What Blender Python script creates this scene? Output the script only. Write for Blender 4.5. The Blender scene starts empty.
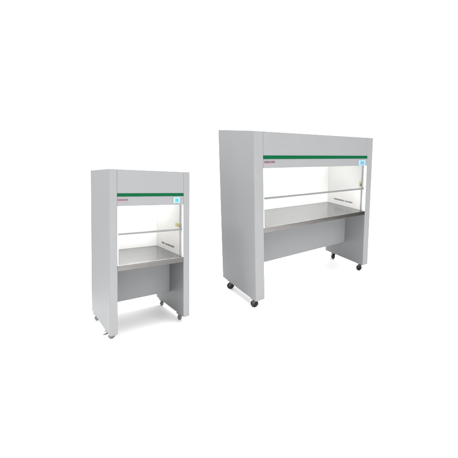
import bpy, bmesh, math, random
from mathutils import Matrix, Vector, Euler

sc = bpy.context.scene
col = sc.collection
R = random.Random(7)

# ------------------------------------------------------------------ materials
def principled(name, base, rough=0.5, metal=0.0, spec=0.5, coat=0.0):
    m = bpy.data.materials.new(name); m.use_nodes = True
    b = m.node_tree.nodes['Principled BSDF']
    b.inputs['Base Color'].default_value = (*base, 1)
    b.inputs['Roughness'].default_value = rough
    b.inputs['Metallic'].default_value = metal
    b.inputs['Specular IOR Level'].default_value = spec
    b.inputs['Coat Weight'].default_value = coat
    return m, m.node_tree, b

def add_grain(nt, b, base, scale, amount, bump=0.0, bump_scale=400, stretch=(1, 1, 1), rough=None, rvar=0.0):
    """object-space mottling of a colour, a little roughness change and a fine bump"""
    N, L = nt.nodes, nt.links
    tc = N.new('ShaderNodeTexCoord'); mp = N.new('ShaderNodeMapping')
    mp.inputs['Scale'].default_value = stretch
    L.new(tc.outputs['Object'], mp.inputs['Vector'])
    n = N.new('ShaderNodeTexNoise'); n.inputs['Scale'].default_value = scale
    n.inputs['Detail'].default_value = 6; n.inputs['Roughness'].default_value = 0.6
    L.new(mp.outputs['Vector'], n.inputs['Vector'])
    r = N.new('ShaderNodeValToRGB')
    lo = tuple(c * (1 - amount) for c in base); hi = tuple(min(1, c * (1 + amount)) for c in base)
    r.color_ramp.elements[0].position = 0.3; r.color_ramp.elements[0].color = (*lo, 1)
    r.color_ramp.elements[1].position = 0.7; r.color_ramp.elements[1].color = (*hi, 1)
    L.new(n.outputs['Fac'], r.inputs['Fac']); L.new(r.outputs['Color'], b.inputs['Base Color'])
    if rough is not None:
        mr = N.new('ShaderNodeMapRange')
        mr.inputs['To Min'].default_value = rough - rvar; mr.inputs['To Max'].default_value = rough + rvar
        L.new(n.outputs['Fac'], mr.inputs['Value']); L.new(mr.outputs['Result'], b.inputs['Roughness'])
    if bump:
        n2 = N.new('ShaderNodeTexNoise'); n2.inputs['Scale'].default_value = bump_scale
        L.new(mp.outputs['Vector'], n2.inputs['Vector'])
        bp = N.new('ShaderNodeBump'); bp.inputs['Strength'].default_value = bump
        bp.inputs['Distance'].default_value = 0.001
        L.new(n2.outputs['Fac'], bp.inputs['Height']); L.new(bp.outputs['Normal'], b.inputs['Normal'])

PAINT = (0.148, 0.152, 0.155)
M = {}
m, nt, b = principled('grey_powder_coat', PAINT, 0.58, 0, 0.3)
add_grain(nt, b, PAINT, 2.2, 0.025, 0.12, 420, rough=0.58, rvar=0.06); M['paint'] = m
m, nt, b = principled('white_enamel', (0.80, 0.795, 0.785), 0.35)
add_grain(nt, b, (0.80, 0.795, 0.785), 3, 0.012, 0.06, 300, rough=0.35, rvar=0.05); M['white'] = m
m, nt, b = principled('stainless_steel', (0.31, 0.318, 0.323), 0.12, 1)
add_grain(nt, b, (0.31, 0.318, 0.323), 4, 0.16, 0.3, 60, (0.5, 26, 26), rough=0.15, rvar=0.08); M['steel'] = m
m, nt, b = principled('dimmed_white_enamel', (0.67, 0.665, 0.655), 0.4)  # side-wall dimness put into the colour: darker than the chamber back's white
add_grain(nt, b, (0.67, 0.665, 0.655), 3, 0.012, 0.06, 300, rough=0.4, rvar=0.05); M['wall'] = m
def steel_edge(k):  # base darkened and warmed to imitate the reflection of a dark room
    c = (k, k * .965, k * .935)
    m, nt, b = principled('folded_steel_edge', c, 0.22, 1)
    add_grain(nt, b, c, 2.5, 0.15, 0.2, 60, (0.8, 20, 20), rough=0.22, rvar=0.05)
    return m
m, nt, b = principled('rail_grey', (0.11, 0.11, 0.11), 0.45, 0, 0.3)
add_grain(nt, b, (0.11, 0.11, 0.11), 8, 0.08, 0.1, 90, (1, 30, 30)); M['sash'] = m
m, nt, b = principled('guide_grey', (0.15, 0.15, 0.153), 0.4)
add_grain(nt, b, (0.15, 0.15, 0.153), 8, 0.05); M['guide'] = m
m, nt, b = principled('green_stripe', (0.0008, 0.052, 0.019), 0.5, 0, 0.04)
add_grain(nt, b, (0.0008, 0.052, 0.019), 12, 0.06); M['green'] = m
m, nt, b = principled('logo_maroon', (0.085, 0.03, 0.05), 0.5)
add_grain(nt, b, (0.085, 0.03, 0.05), 30, 0.1); M['maroon'] = m
m, nt, b = principled('logo_pink', (0.26, 0.155, 0.195), 0.5)
add_grain(nt, b, (0.26, 0.155, 0.195), 30, 0.1); M['pink'] = m
m, nt, b = principled('wall_ink', (0.105, 0.107, 0.105), 0.5)
add_grain(nt, b, (0.105, 0.107, 0.105), 30, 0.15); M['ink'] = m
m, nt, b = principled('display_bezel', (0.20, 0.30, 0.34), 0.35)
add_grain(nt, b, (0.20, 0.30, 0.34), 20, 0.04); M['bezel'] = m
m, nt, b = principled('bezel_blue', (0.19, 0.28, 0.345), 0.35)
add_grain(nt, b, (0.19, 0.28, 0.345), 20, 0.04); M['bezel_blue'] = m
for nm, c, s in (('screen_cyan', (0.06, 0.24, 0.29), 0.7), ('screen_blue', (0.13, 0.23, 0.30), 0.6)):
    m, nt, b = principled(nm, c, 0.15)
    b.inputs['Emission Color'].default_value = (*c, 1); b.inputs['Emission Strength'].default_value = s * 0.1
    add_grain(nt, b, c, 40, 0.06); M[nm] = m
m, nt, b = principled('display_key', (0.035, 0.13, 0.18), 0.4)
add_grain(nt, b, (0.035, 0.13, 0.18), 20, 0.1); M['key'] = m
m, nt, b = principled('yellow_plastic', (0.50, 0.45, 0.14), 0.4)
add_grain(nt, b, (0.50, 0.45, 0.14), 30, 0.08); M['yellow'] = m
m, nt, b = principled('olive_plastic', (0.36, 0.38, 0.24), 0.4)
add_grain(nt, b, (0.36, 0.38, 0.24), 30, 0.08); M['olive'] = m
m, nt, b = principled('black_rubber', (0.004, 0.004, 0.004), 0.4, 0, 0.2)
add_grain(nt, b, (0.004, 0.004, 0.004), 60, 0.2, 0.1, 200); M['rubber'] = m
m, nt, b = principled('grey_rubber', (0.10, 0.10, 0.102), 0.5)
add_grain(nt, b, (0.10, 0.10, 0.102), 60, 0.2, 0.1, 200); M['grey_rubber'] = m
m, nt, b = principled('bright_zinc', (0.2, 0.2, 0.2), 0.4, 0.85)
add_grain(nt, b, (0.2, 0.2, 0.2), 40, 0.1); M['zinc_light'] = m
m, nt, b = principled('zinc_plate', (0.06, 0.06, 0.06), 0.4, 0.85)
add_grain(nt, b, (0.06, 0.06, 0.06), 40, 0.1); M['zinc'] = m
m, nt, b = principled('floor_white', (0.86, 0.86, 0.86), 0.6, 0, 0.2)
add_grain(nt, b, (0.86, 0.86, 0.86), 1.5, 0.006); M['floor'] = m
def glow(strength):
    m = bpy.data.materials.new('lamp_glow'); m.use_nodes = True
    nt = m.node_tree; nt.nodes.clear()
    o = nt.nodes.new('ShaderNodeOutputMaterial'); e = nt.nodes.new('ShaderNodeEmission')
    e.inputs['Color'].default_value = (1, 0.985, 0.96, 1); e.inputs['Strength'].default_value = strength
    nt.links.new(e.outputs[0], o.inputs['Surface'])
    return m
m, nt, b = principled('clear_glass', (0.95, 0.97, 0.965), 0.0)
b.inputs['Transmission Weight'].default_value = 1.0; b.inputs['IOR'].default_value = 1.45
M['glass'] = m

# ------------------------------------------------------------------ mesh helpers
def box_bm(bm, x0, x1, y0, y1, z0, z1, bev=0.0, seg=2):
    r = bmesh.ops.create_cube(bm, size=1)
    vs = r['verts']
    for v in vs:
        v.co = Vector(((x0 + x1) / 2 + v.co.x * (x1 - x0), (y0 + y1) / 2 + v.co.y * (y1 - y0), (z0 + z1) / 2 + v.co.z * (z1 - z0)))
    if bev:
        es = list({e for v in vs for e in v.link_edges})
        bmesh.ops.bevel(bm, geom=es, offset=bev, segments=seg, profile=0.5, affect='EDGES')

def cyl_bm(bm, c, axis, r, length, seg=32, bev=0.0, r2=None):
    rot = {'x': Matrix.Rotation(math.pi / 2, 4, 'Y'), 'y': Matrix.Rotation(math.pi / 2, 4, 'X'), 'z': Matrix.Identity(4)}[axis]
    q = bmesh.ops.create_cone(bm, cap_ends=True, segments=seg, radius1=r, radius2=r if r2 is None else r2, depth=length, matrix=Matrix.Translation(c) @ rot)
    if bev:
        fs = {f for v in q['verts'] for f in v.link_faces if len(f.verts) > 4}
        es = list({e for f in fs for e in f.edges})
        bmesh.ops.bevel(bm, geom=es, offset=bev, segments=3, profile=0.5, affect='EDGES')

def obj(name, bm, mat, parent=None, smooth=True):
    bmesh.ops.recalc_face_normals(bm, faces=bm.faces)
    me = bpy.data.meshes.new(name); bm.to_mesh(me); bm.free()
    me.materials.append(mat)
    if smooth:
        for p in me.polygons: p.use_smooth = True
        me.set_sharp_from_angle(angle=math.radians(40))
    ob = bpy.data.objects.new(name, me); col.objects.link(ob)
    if parent: ob.parent = parent
    return ob

def box(name, mat, parent, x0, x1, y0, y1, z0, z1, bev=0.0, seg=2):
    bm = bmesh.new(); box_bm(bm, x0, x1, y0, y1, z0, z1, bev, seg)
    o = obj(name, bm, mat, parent)
    if bev:
        wn = o.modifiers.new('even_shading', 'WEIGHTED_NORMAL'); wn.keep_sharp = True; wn.weight = 100
    return o

# ------------------------------------------------------------------ the bench
def glyphs(bm, a0, a1, z0, z1, place, th, seed, words):
    """a row of small letter-like strokes (the print in the photo is too small to read):
    each letter is one to three upright strokes with a joining bar"""
    rr = random.Random(seed)
    n = sum(words) + len(words) - 1
    step = (a1 - a0) / n; k = 0; h = z1 - z0
    for w in words:
        for _ in range(w):
            s = a0 + k * step; wd = step * 0.84; st = step * 0.24
            kind = rr.choice('nouemH')
            segs = []
            if kind in 'nouemH':
                segs += [(s, s + st, z0, z1), (s + wd - st, s + wd, z0, z1)]
            if kind == 'i': segs += [(s + wd / 2 - st / 2, s + wd / 2 + st / 2, z0, z1)]
            if kind in 'noem': segs.append((s + st, s + wd - st, z1 - h * .2, z1))
            if kind in 'oue': segs.append((s + st, s + wd - st, z0, z0 + h * .2))
            if kind in 'eH': segs.append((s + st, s + wd - st, z0 + h * .42, z0 + h * .6))
            if kind == 'm': segs.append((s + wd / 2 - st * .4, s + wd / 2 + st * .4, z0, z1 - h * .2))
            for g in segs: place(bm, *g, th)
            k += 1
        k += 1

def caster(root, x, y, hc, u, wheel_r, rubber, plate, brake, swivel, ww):
    """swivel caster, the fork under a mounting plate; wheel and brake pedal are its sub-parts"""
    zf = -hc
    top = -0.001
    bm = bmesh.new()
    box_bm(bm, -.034 * u, .034 * u, -.034 * u, .034 * u, top - .005 * u, top, .001)
    zc = wheel_r - hc                                   # axle height
    head = top - .005 * u
    cyl_bm(bm, Vector((0, 0, head - .006 * u)), 'z', .024 * u, .012 * u, 24, .001)
    trail = .018 * u
    for s in (-1, 1):                                  # fork cheeks: a tapered plate each side
        xa = s * (ww / 2 + .003 * u); xb = s * (ww / 2 + .007 * u)
        prof = [(-.022 * u, head - .011 * u), (.022 * u, head - .011 * u), (trail + .009 * u, zc + .002 * u), (trail, zc - .004 * u), (trail - .009 * u, zc + .002 * u)]
        va = [bm.verts.new((xa, p[0], p[1])) for p in prof]; vb = [bm.verts.new((xb, p[0], p[1])) for p in prof]
        bm.faces.new(va); bm.faces.new(vb[::-1])
        for i in range(5):
            j = (i + 1) % 5; bm.faces.new((va[i], va[j], vb[j], vb[i]))
    box_bm(bm, -(ww / 2 + .007 * u), ww / 2 + .007 * u, -.02 * u, .02 * u, head - .0145 * u, head - .0115 * u)
    cyl_bm(bm, Vector((0, trail, zc)), 'x', .006 * u, ww + .02 * u, 16)
    f = obj('caster', bm, M[plate], root)
    f.location = (x, y, 0); f.rotation_euler = (0, 0, swivel)
    bm = bmesh.new()
    cyl_bm(bm, Vector((0, trail, zc)), 'x', wheel_r, ww, 40, wheel_r * .22)
    w = obj('wheel', bm, rubber, f)
    if brake:
        bm = bmesh.new()
        box_bm(bm, -.013 * u, .013 * u, -.056 * u, -.018 * u, head - .024 * u, head - .013 * u, .002)
        obj('brake_pedal', bm, M[plate], f)

def bench(d):
    W, D, H, t, hh, hs, sa, hw, lip, hk, dk = (d[k] for k in ('W', 'D', 'H', 't', 'hh', 'hs', 'sa', 'hw', 'lip', 'hk', 'dk'))
    u = H / 1.6; hc = d['hc']
    rot = Euler(d['rot'], 'XYZ').to_matrix()
    base = rot @ Vector((W / 2, D / 2, -hc)) + Vector(d['loc'])
    root = bpy.data.objects.new('laminar_flow_bench', None); col.objects.link(root)
    root.empty_display_size = 0.2
    root.location = base; root.rotation_euler = d['rot']
    root['label'] = d['label']; root['category'] = 'lab bench'; root['group'] = 'grey laminar flow benches'
    # all parts are built in corner coordinates, then shifted so the root sits at the base centre
    first = set(bpy.data.objects)
    bv = .004 * u
    # carcass
    box('side_panel', M['paint'], root, 0, t, 0, D, 0, H, bv, 3)
    box('side_panel', M['paint'], root, W - t, W, 0, D, 0, H, bv, 3)
    g = .0004 * u
    box('top_panel', M['paint'], root, t + g, W - t - g, .03 * u, D - .002, H - .022 * u, H - .003 * u, .002)
    box('back_panel', M['paint'], root, t + .001, W - t - .001, D - .022 * u, D - .003, hk, H - .024 * u, .001)
    # header fascia
    hd = box('header_panel', M['paint'], root, t + g, W - t - g, .001 * u, .03 * u - .001, hh, H - .0015, .0009 * u)
    sh = d['stripe'] / 2
    box('stripe', M['green'], hd, t + g, W - t - g, -.0015, .004, hs - sh, hs + sh, .0006)
    def onfront(bm, a, b_, c, e, th): box_bm(bm, a, b_, .001 * u - th, .001 * u + .001, c, e)
    bm = bmesh.new(); lx0, lx1, lz0, lz1 = d['logo']
    glyphs(bm, lx0, lx1, lz0, lz1, onfront, .0015, 3, (7,)); obj('logo', bm, M['maroon'], hd, False)
    bm = bmesh.new(); lh = lz1 - lz0
    glyphs(bm, lx0 + .002, lx0 + (lx1 - lx0) * .82, lz0 - lh * .95, lz0 - lh * .35, onfront, .0012, 5, (5, 4)); obj('logo_tagline', bm, M['pink'], hd, False)
    # control display
    cx0, cx1, cz0, cz1 = d['disp']
    dp = box('control_display', M[d['bezel']], hd, cx0, cx1, -.006 * u, .004 * u, cz0, cz1, .0025 * u)
    cw = cx1 - cx0; ch = cz1 - cz0
    box('screen', M[d['screen']], hd, cx0 + cw * .22, cx1 - cw * .2, -.0078 * u, -.004 * u, cz0 + ch * .14, cz1 - ch * .16, .001)
    bm = bmesh.new()
    for i in range(3):
        for j in range(2):
            px = cx0 + cw * (.36 + .155 * i); pz = cz0 + ch * (.36 + .22 * j)
            box_bm(bm, px - cw * .045, px + cw * .045, -.0088 * u, -.007 * u, pz - ch * .06, pz + ch * (.06 + .05 * ((i + j) % 2)))
    obj('keypad', bm, M['key'], hd)
    # chamber: white lined walls and lamp
    for x0 in (t + .001, W - t - .006 * u):
        box('reveal', M['white'], root, x0, x0 + .005 * u, .0035, .0305 * u, hw + .001, hh - .001)
    ct = H - .09 * u                                                # chamber ceiling
    lt = .006 * u
    box('chamber_wall', M['wall'], root, t + .001, t + lt, .031 * u, D - .034 * u, hw + .001, ct - .001)
    rl = box('chamber_wall', M['wall'], root, W - t - lt, W - t - .001, .031 * u, D - .034 * u, hw + .001, ct - .001)
    box('chamber_back', M['white'], root, t + .001, W - t - .001, D - .033 * u, D - .0235 * u, hw + .001, ct - .001)
    box('chamber_ceiling', M['white'], root, t + .001, W - t - .001, .034 * u, D - .0235 * u, ct, ct + .01)
    zl = hh + .05 * u
    lp = bmesh.new(); cyl_bm(lp, Vector((W / 2, D - .2 * u, zl)), 'x', .016 * u, W - 2 * t - d['inset'] - .02 * u, 20)
    lamp = obj('lamp_tube', lp, glow(d['lamp']), root)
    for s in (t + d['inset'] / 2 - .04 * u, W - t - d['inset'] / 2):
        box('lamp_holder', M['white'], root, s, s + .04 * u, D - .225 * u, D - .175 * u, zl - .025 * u, ct - .001, .003)
    # print on the inside of the right wall
    def onwall(bm, a, b_, c, e, th):
        box_bm(bm, W - t - lt - th, W - t - lt + .0005, D - b_, D - a, c, e)
    ty0, ty1, tz, th_ = d['text']
    unit = (ty1 - ty0) / (sum(d['words']) + .7 * (len(d['words']) - 1)); a = D - ty1
    for i, wl in enumerate(d['words']):
        bm = bmesh.new(); glyphs(bm, a, a + wl * unit, tz, tz + th_, onwall, .0012, 11 + i, (wl,))
        obj('wall_lettering', bm, M['ink'], rl, False); a += (wl + .7) * unit
    # steel work surface with folded front edge
    ws = box('work_surface', M['steel'], root, t + .001, W - t - .001, .0045, D - .0235 * u, hw - .012 * u, hw, .002)
    box('folded_edge', steel_edge(d['edge']), ws, t + .001, W - t - .001, .002, .018 * u, hw - lip, hw - .0015 * u, .0015 * u)
    bm = bmesh.new()
    box_bm(bm, t + .001, W - t - .001, dk - .02, D - .024 * u, hw - .045 * u, hw - .0125 * u)
    obj('under_tray', bm, M['white'], root)  # unseen underside, made white to bounce light onto the floor below
    box('kick_panel', M['paint'], root, t + .0005, W - t - .0005, dk, dk + .018 * u, hk, hw - .046 * u, .002)
    # sliding sash
    sy = .040 * u
    s = box('sash', M['sash'], root, t + .001, W - t - .001, sy - .012 * u, sy + .010 * u, sa - .008 * u, sa + .009 * u, .002 * u)
    box('glass_pane', M['glass'], s, t + .0085 * u, W - t - .0085 * u, sy - .003 * u, sy + .003 * u, sa + .009 * u, hh + .08 * u)
    for x0 in (t + lt + .001, W - t - lt - .001 - .012 * u):
        box('sash_guide', M['guide'], root, x0, x0 + .006 * u, sy + .012 * u, sy + .024 * u, hw + .001, ct - .002)
    # yellow catch at the right end of the sash
    y0, y1, z0, z1 = d['catch']
    xr = W - t - lt - .001
    ca = box('catch', M[d['catch_mat']], root, xr - .012 * u, xr, y0, y1, z0, z1, .003 * u)
    bm = bmesh.new()
    cyl_bm(bm, Vector((xr - .018 * u, y0 + (y1 - y0) * .35, z0 + (z1 - z0) * .42)), 'x', (z1 - z0) * .22, .014 * u, 20, .002)
    obj('catch_knob', bm, M[d['knob_mat']], ca)
    # casters
    yf, yr = d['cy']
    for (x, y, br, sw) in ((t / 2, yf, d['brakes'][0], d['sw'][0]), (W - t / 2, yf, d['brakes'][1], d['sw'][1]), (t / 2, yr, False, d['sw'][2]), (W - t / 2, yr, False, d['sw'][3])):
        caster(root, x, y, hc, u, d['wr'], M[d['rubber']], d['plate'], br, sw, d['ww'])
    # shift top-level parts into the root's base-centred frame
    off = Vector((W / 2, D / 2, -hc))
    for o in set(bpy.data.objects) - first:
        if o.parent is root: o.location = o.location - off
    return root, rot, base

SMALL = dict(loc=(-2.49282, 2.9326, 0.08), rot=(-0.05363, 0.0459, 0.8567), W=0.69655, D=0.94958, H=1.6, t=0.06102, hh=1.24476, hs=1.35306,
    sa=0.96897, hw=0.67096, lip=0.055, hk=0.1857, dk=0.44203, hc=0.09, stripe=0.032, logo=(0.064, 0.146, 1.297, 1.314),
    disp=(0.536, 0.598, 1.262, 1.326), bezel='bezel', screen='screen_cyan', text=(0.273, 0.7075, 0.731, 0.020), words=(3, 9),
    catch=(0.065, 0.20, 0.988, 1.028), catch_mat='yellow', knob_mat='yellow', cy=(0.18, 0.82), brakes=(True, False), wr=0.030, ww=0.024, rubber='grey_rubber', plate='zinc_light', edge=0.095, inset=0.14, lamp=14,
    sw=(-1.25, 0.15, 0.2, 0.1),
    label='narrow light grey laminar flow bench with a bright cyan display and small grey casters')
BIG = dict(loc=(-1.42132, 3.79461, 0.08), rot=(0.05549, -0.03476, 0.82292), W=1.93719, D=0.97192, H=2.04773, t=0.11435, hh=1.62417, hs=1.75199,
    sa=1.25771, hw=0.90421, lip=0.056, hk=0.28389, dk=0.45581, hc=0.132, stripe=0.042, logo=(0.125, 0.265, 1.684, 1.708),
    disp=(1.64, 1.78, 1.625, 1.711), bezel='bezel_blue', screen='screen_blue', text=(0.281, 0.75, 0.981, 0.024), words=(8, 5),
    catch=(0.06, 0.13, 1.283, 1.355), catch_mat='olive', knob_mat='guide', cy=(0.11, 0.80), brakes=(False, False), wr=0.046, ww=0.042, rubber='rubber', plate='zinc', edge=0.17, inset=0.5, lamp=9.0,
    sw=(0.5, 0.25, 0.7, -0.2),
    label='wide light grey laminar flow bench with long work surface, pale blue display and black casters')
placed = [(SMALL, *bench(SMALL)), (BIG, *bench(BIG))]

# ------------------------------------------------------------------ floor: one white sheet, faintly uneven, level under each bench
def floor_z(x, y):
    num = 0.0; den = 1 / 36.0
    for d, root, rot, base in placed:
        n = rot @ Vector((0, 0, 1))
        pz = base.z - ((x - base.x) * n.x + (y - base.y) * n.y) / n.z
        q = rot.transposed() @ Vector((x - base.x, y - base.y, pz - base.z))
        r = math.hypot(max(0, abs(q.x) - d['W'] / 2 - .12), max(0, abs(q.y) - d['D'] / 2 - .12))
        w = 1 / (r * r + 1e-5)
        num += w * pz; den += w
    return num / den
bm = bmesh.new()
def axis(lo, hi, c0, c1, fine):
    a = []; v = c0
    while v < c1: a.append(v); v += fine
    s = fine; v = c1
    while v < hi: a.append(v); s *= 1.35; v += s
    a.append(hi); s = fine; v = c0 - s
    while v > lo: a.insert(0, v); s *= 1.35; v -= s
    a.insert(0, lo); return a
xs = axis(-3.9, 2.6, -3.8, 2.0, .05); ys = axis(0.6, 16, 1.5, 7.5, .05)
grid = [[bm.verts.new((x, y, floor_z(x, y) - .0005)) for x in xs] for y in ys]
for j in range(len(ys) - 1):
    for i in range(len(xs) - 1):
        bm.faces.new((grid[j][i], grid[j][i + 1], grid[j + 1][i + 1], grid[j + 1][i]))
fl = obj('floor', bm, M['floor']); fl['kind'] = 'structure'

# ------------------------------------------------------------------ light
w = bpy.data.worlds.new('World'); sc.world = w; w.use_nodes = True
bg = w.node_tree.nodes['Background']
bg.inputs['Strength'].default_value = 0.88
# white world; dark sector added far right, outside the picture, for steel to reflect
N, L = w.node_tree.nodes, w.node_tree.links
tc = N.new('ShaderNodeTexCoord'); dp = N.new('ShaderNodeVectorMath'); dp.operation = 'DOT_PRODUCT'
dp.inputs[1].default_value = Vector((0.98, 0.0, -0.15)).normalized()
L.new(tc.outputs['Generated'], dp.inputs[0])
mr = N.new('ShaderNodeMapRange'); mr.interpolation_type = 'SMOOTHSTEP'
mr.inputs['From Min'].default_value = 0.80; mr.inputs['From Max'].default_value = 0.97
L.new(dp.outputs['Value'], mr.inputs['Value'])
mx = N.new('ShaderNodeMix'); mx.data_type = 'RGBA'
mx.inputs['A'].default_value = (1, 1, 1, 1); mx.inputs['B'].default_value = (0.07, 0.058, 0.052, 1)
L.new(mr.outputs['Result'], mx.inputs['Factor'])
d2 = N.new('ShaderNodeVectorMath'); d2.operation = 'DOT_PRODUCT'      # and dimmed behind the camera's left shoulder, added to darken the left panels
d2.inputs[1].default_value = Vector((-0.78, -0.62, -0.12)).normalized()
L.new(tc.outputs['Generated'], d2.inputs[0])
m2 = N.new('ShaderNodeMapRange'); m2.interpolation_type = 'SMOOTHSTEP'
m2.inputs['From Min'].default_value = 0.22; m2.inputs['From Max'].default_value = 0.65
L.new(d2.outputs['Value'], m2.inputs['Value'])
x2 = N.new('ShaderNodeMix'); x2.data_type = 'RGBA'; x2.inputs['B'].default_value = (0.5, 0.5, 0.5, 1)
L.new(m2.outputs['Result'], x2.inputs['Factor']); L.new(mx.outputs['Result'], x2.inputs['A']); L.new(x2.outputs['Result'], bg.inputs['Color'])

def area(name, loc, target, size, power, color=(1, 1, 1), sizey=None):
    l = bpy.data.lights.new(name, 'AREA'); l.shape = 'RECTANGLE'; l.size = size; l.size_y = sizey or size
    l.energy = power; l.color = color
    o = bpy.data.objects.new(name, l); col.objects.link(o); o.location = loc
    o.rotation_euler = (Vector(target) - Vector(loc)).to_track_quat('-Z', 'Y').to_euler()
    return o
area('key_softbox', (3.2, 1.0, 4.6), (-1.6, 4.3, 0.9), 2.4, 70, (1, 0.99, 0.98))
area('front_fill', (2.6, -1.2, 1.3), (-1.9, 4.0, 0.4), 2.5, 85, sizey=2.0)  # added fill for the kick panels and the floor under the benches
area('left_fill', (-5.4, 1.4, 7.6), (-2.0, 4.2, 1.0), 2.5, 300)  # added fill, high up, to brighten the left side panels
area('top_softbox', (-1.6, 4.2, 6.5), (-1.6, 4.2, 0), 5.0, 260)

# ------------------------------------------------------------------ camera
f, pitch, roll, h, cx, cy = 324.64245, 0.10269, -0.03142, 1.80726, 146.98353, -32.54512
cam = bpy.data.cameras.new('Camera'); co = bpy.data.objects.new('Camera', cam); col.objects.link(co)
c, s = math.cos(pitch), math.sin(pitch)
fw = Vector((0, c, -s)); up = Vector((0, s, c)); rt = Vector((1, 0, 0))
c, s = math.cos(roll), math.sin(roll)
rt2 = c * rt - s * up; up2 = s * rt + c * up
mat = Matrix.Identity(4)
for i in range(3):
    mat[i][0] = rt2[i]; mat[i][1] = up2[i]; mat[i][2] = -fw[i]
mat[2][3] = h
co.matrix_world = mat
cam.sensor_fit = 'HORIZONTAL'; cam.sensor_width = 36; cam.lens = 36 * f / 458
cam.shift_x = -cx / 458; cam.shift_y = cy / 458
cam.clip_start = 0.05; cam.clip_end = 1000
sc.camera = co
sc.view_settings.view_transform = 'Standard'; sc.view_settings.look = 'None'
sc.view_settings.gamma = 1; sc.view_settings.exposure = 1.45
sc.cycles.max_bounces = 10; sc.cycles.transmission_bounces = 8
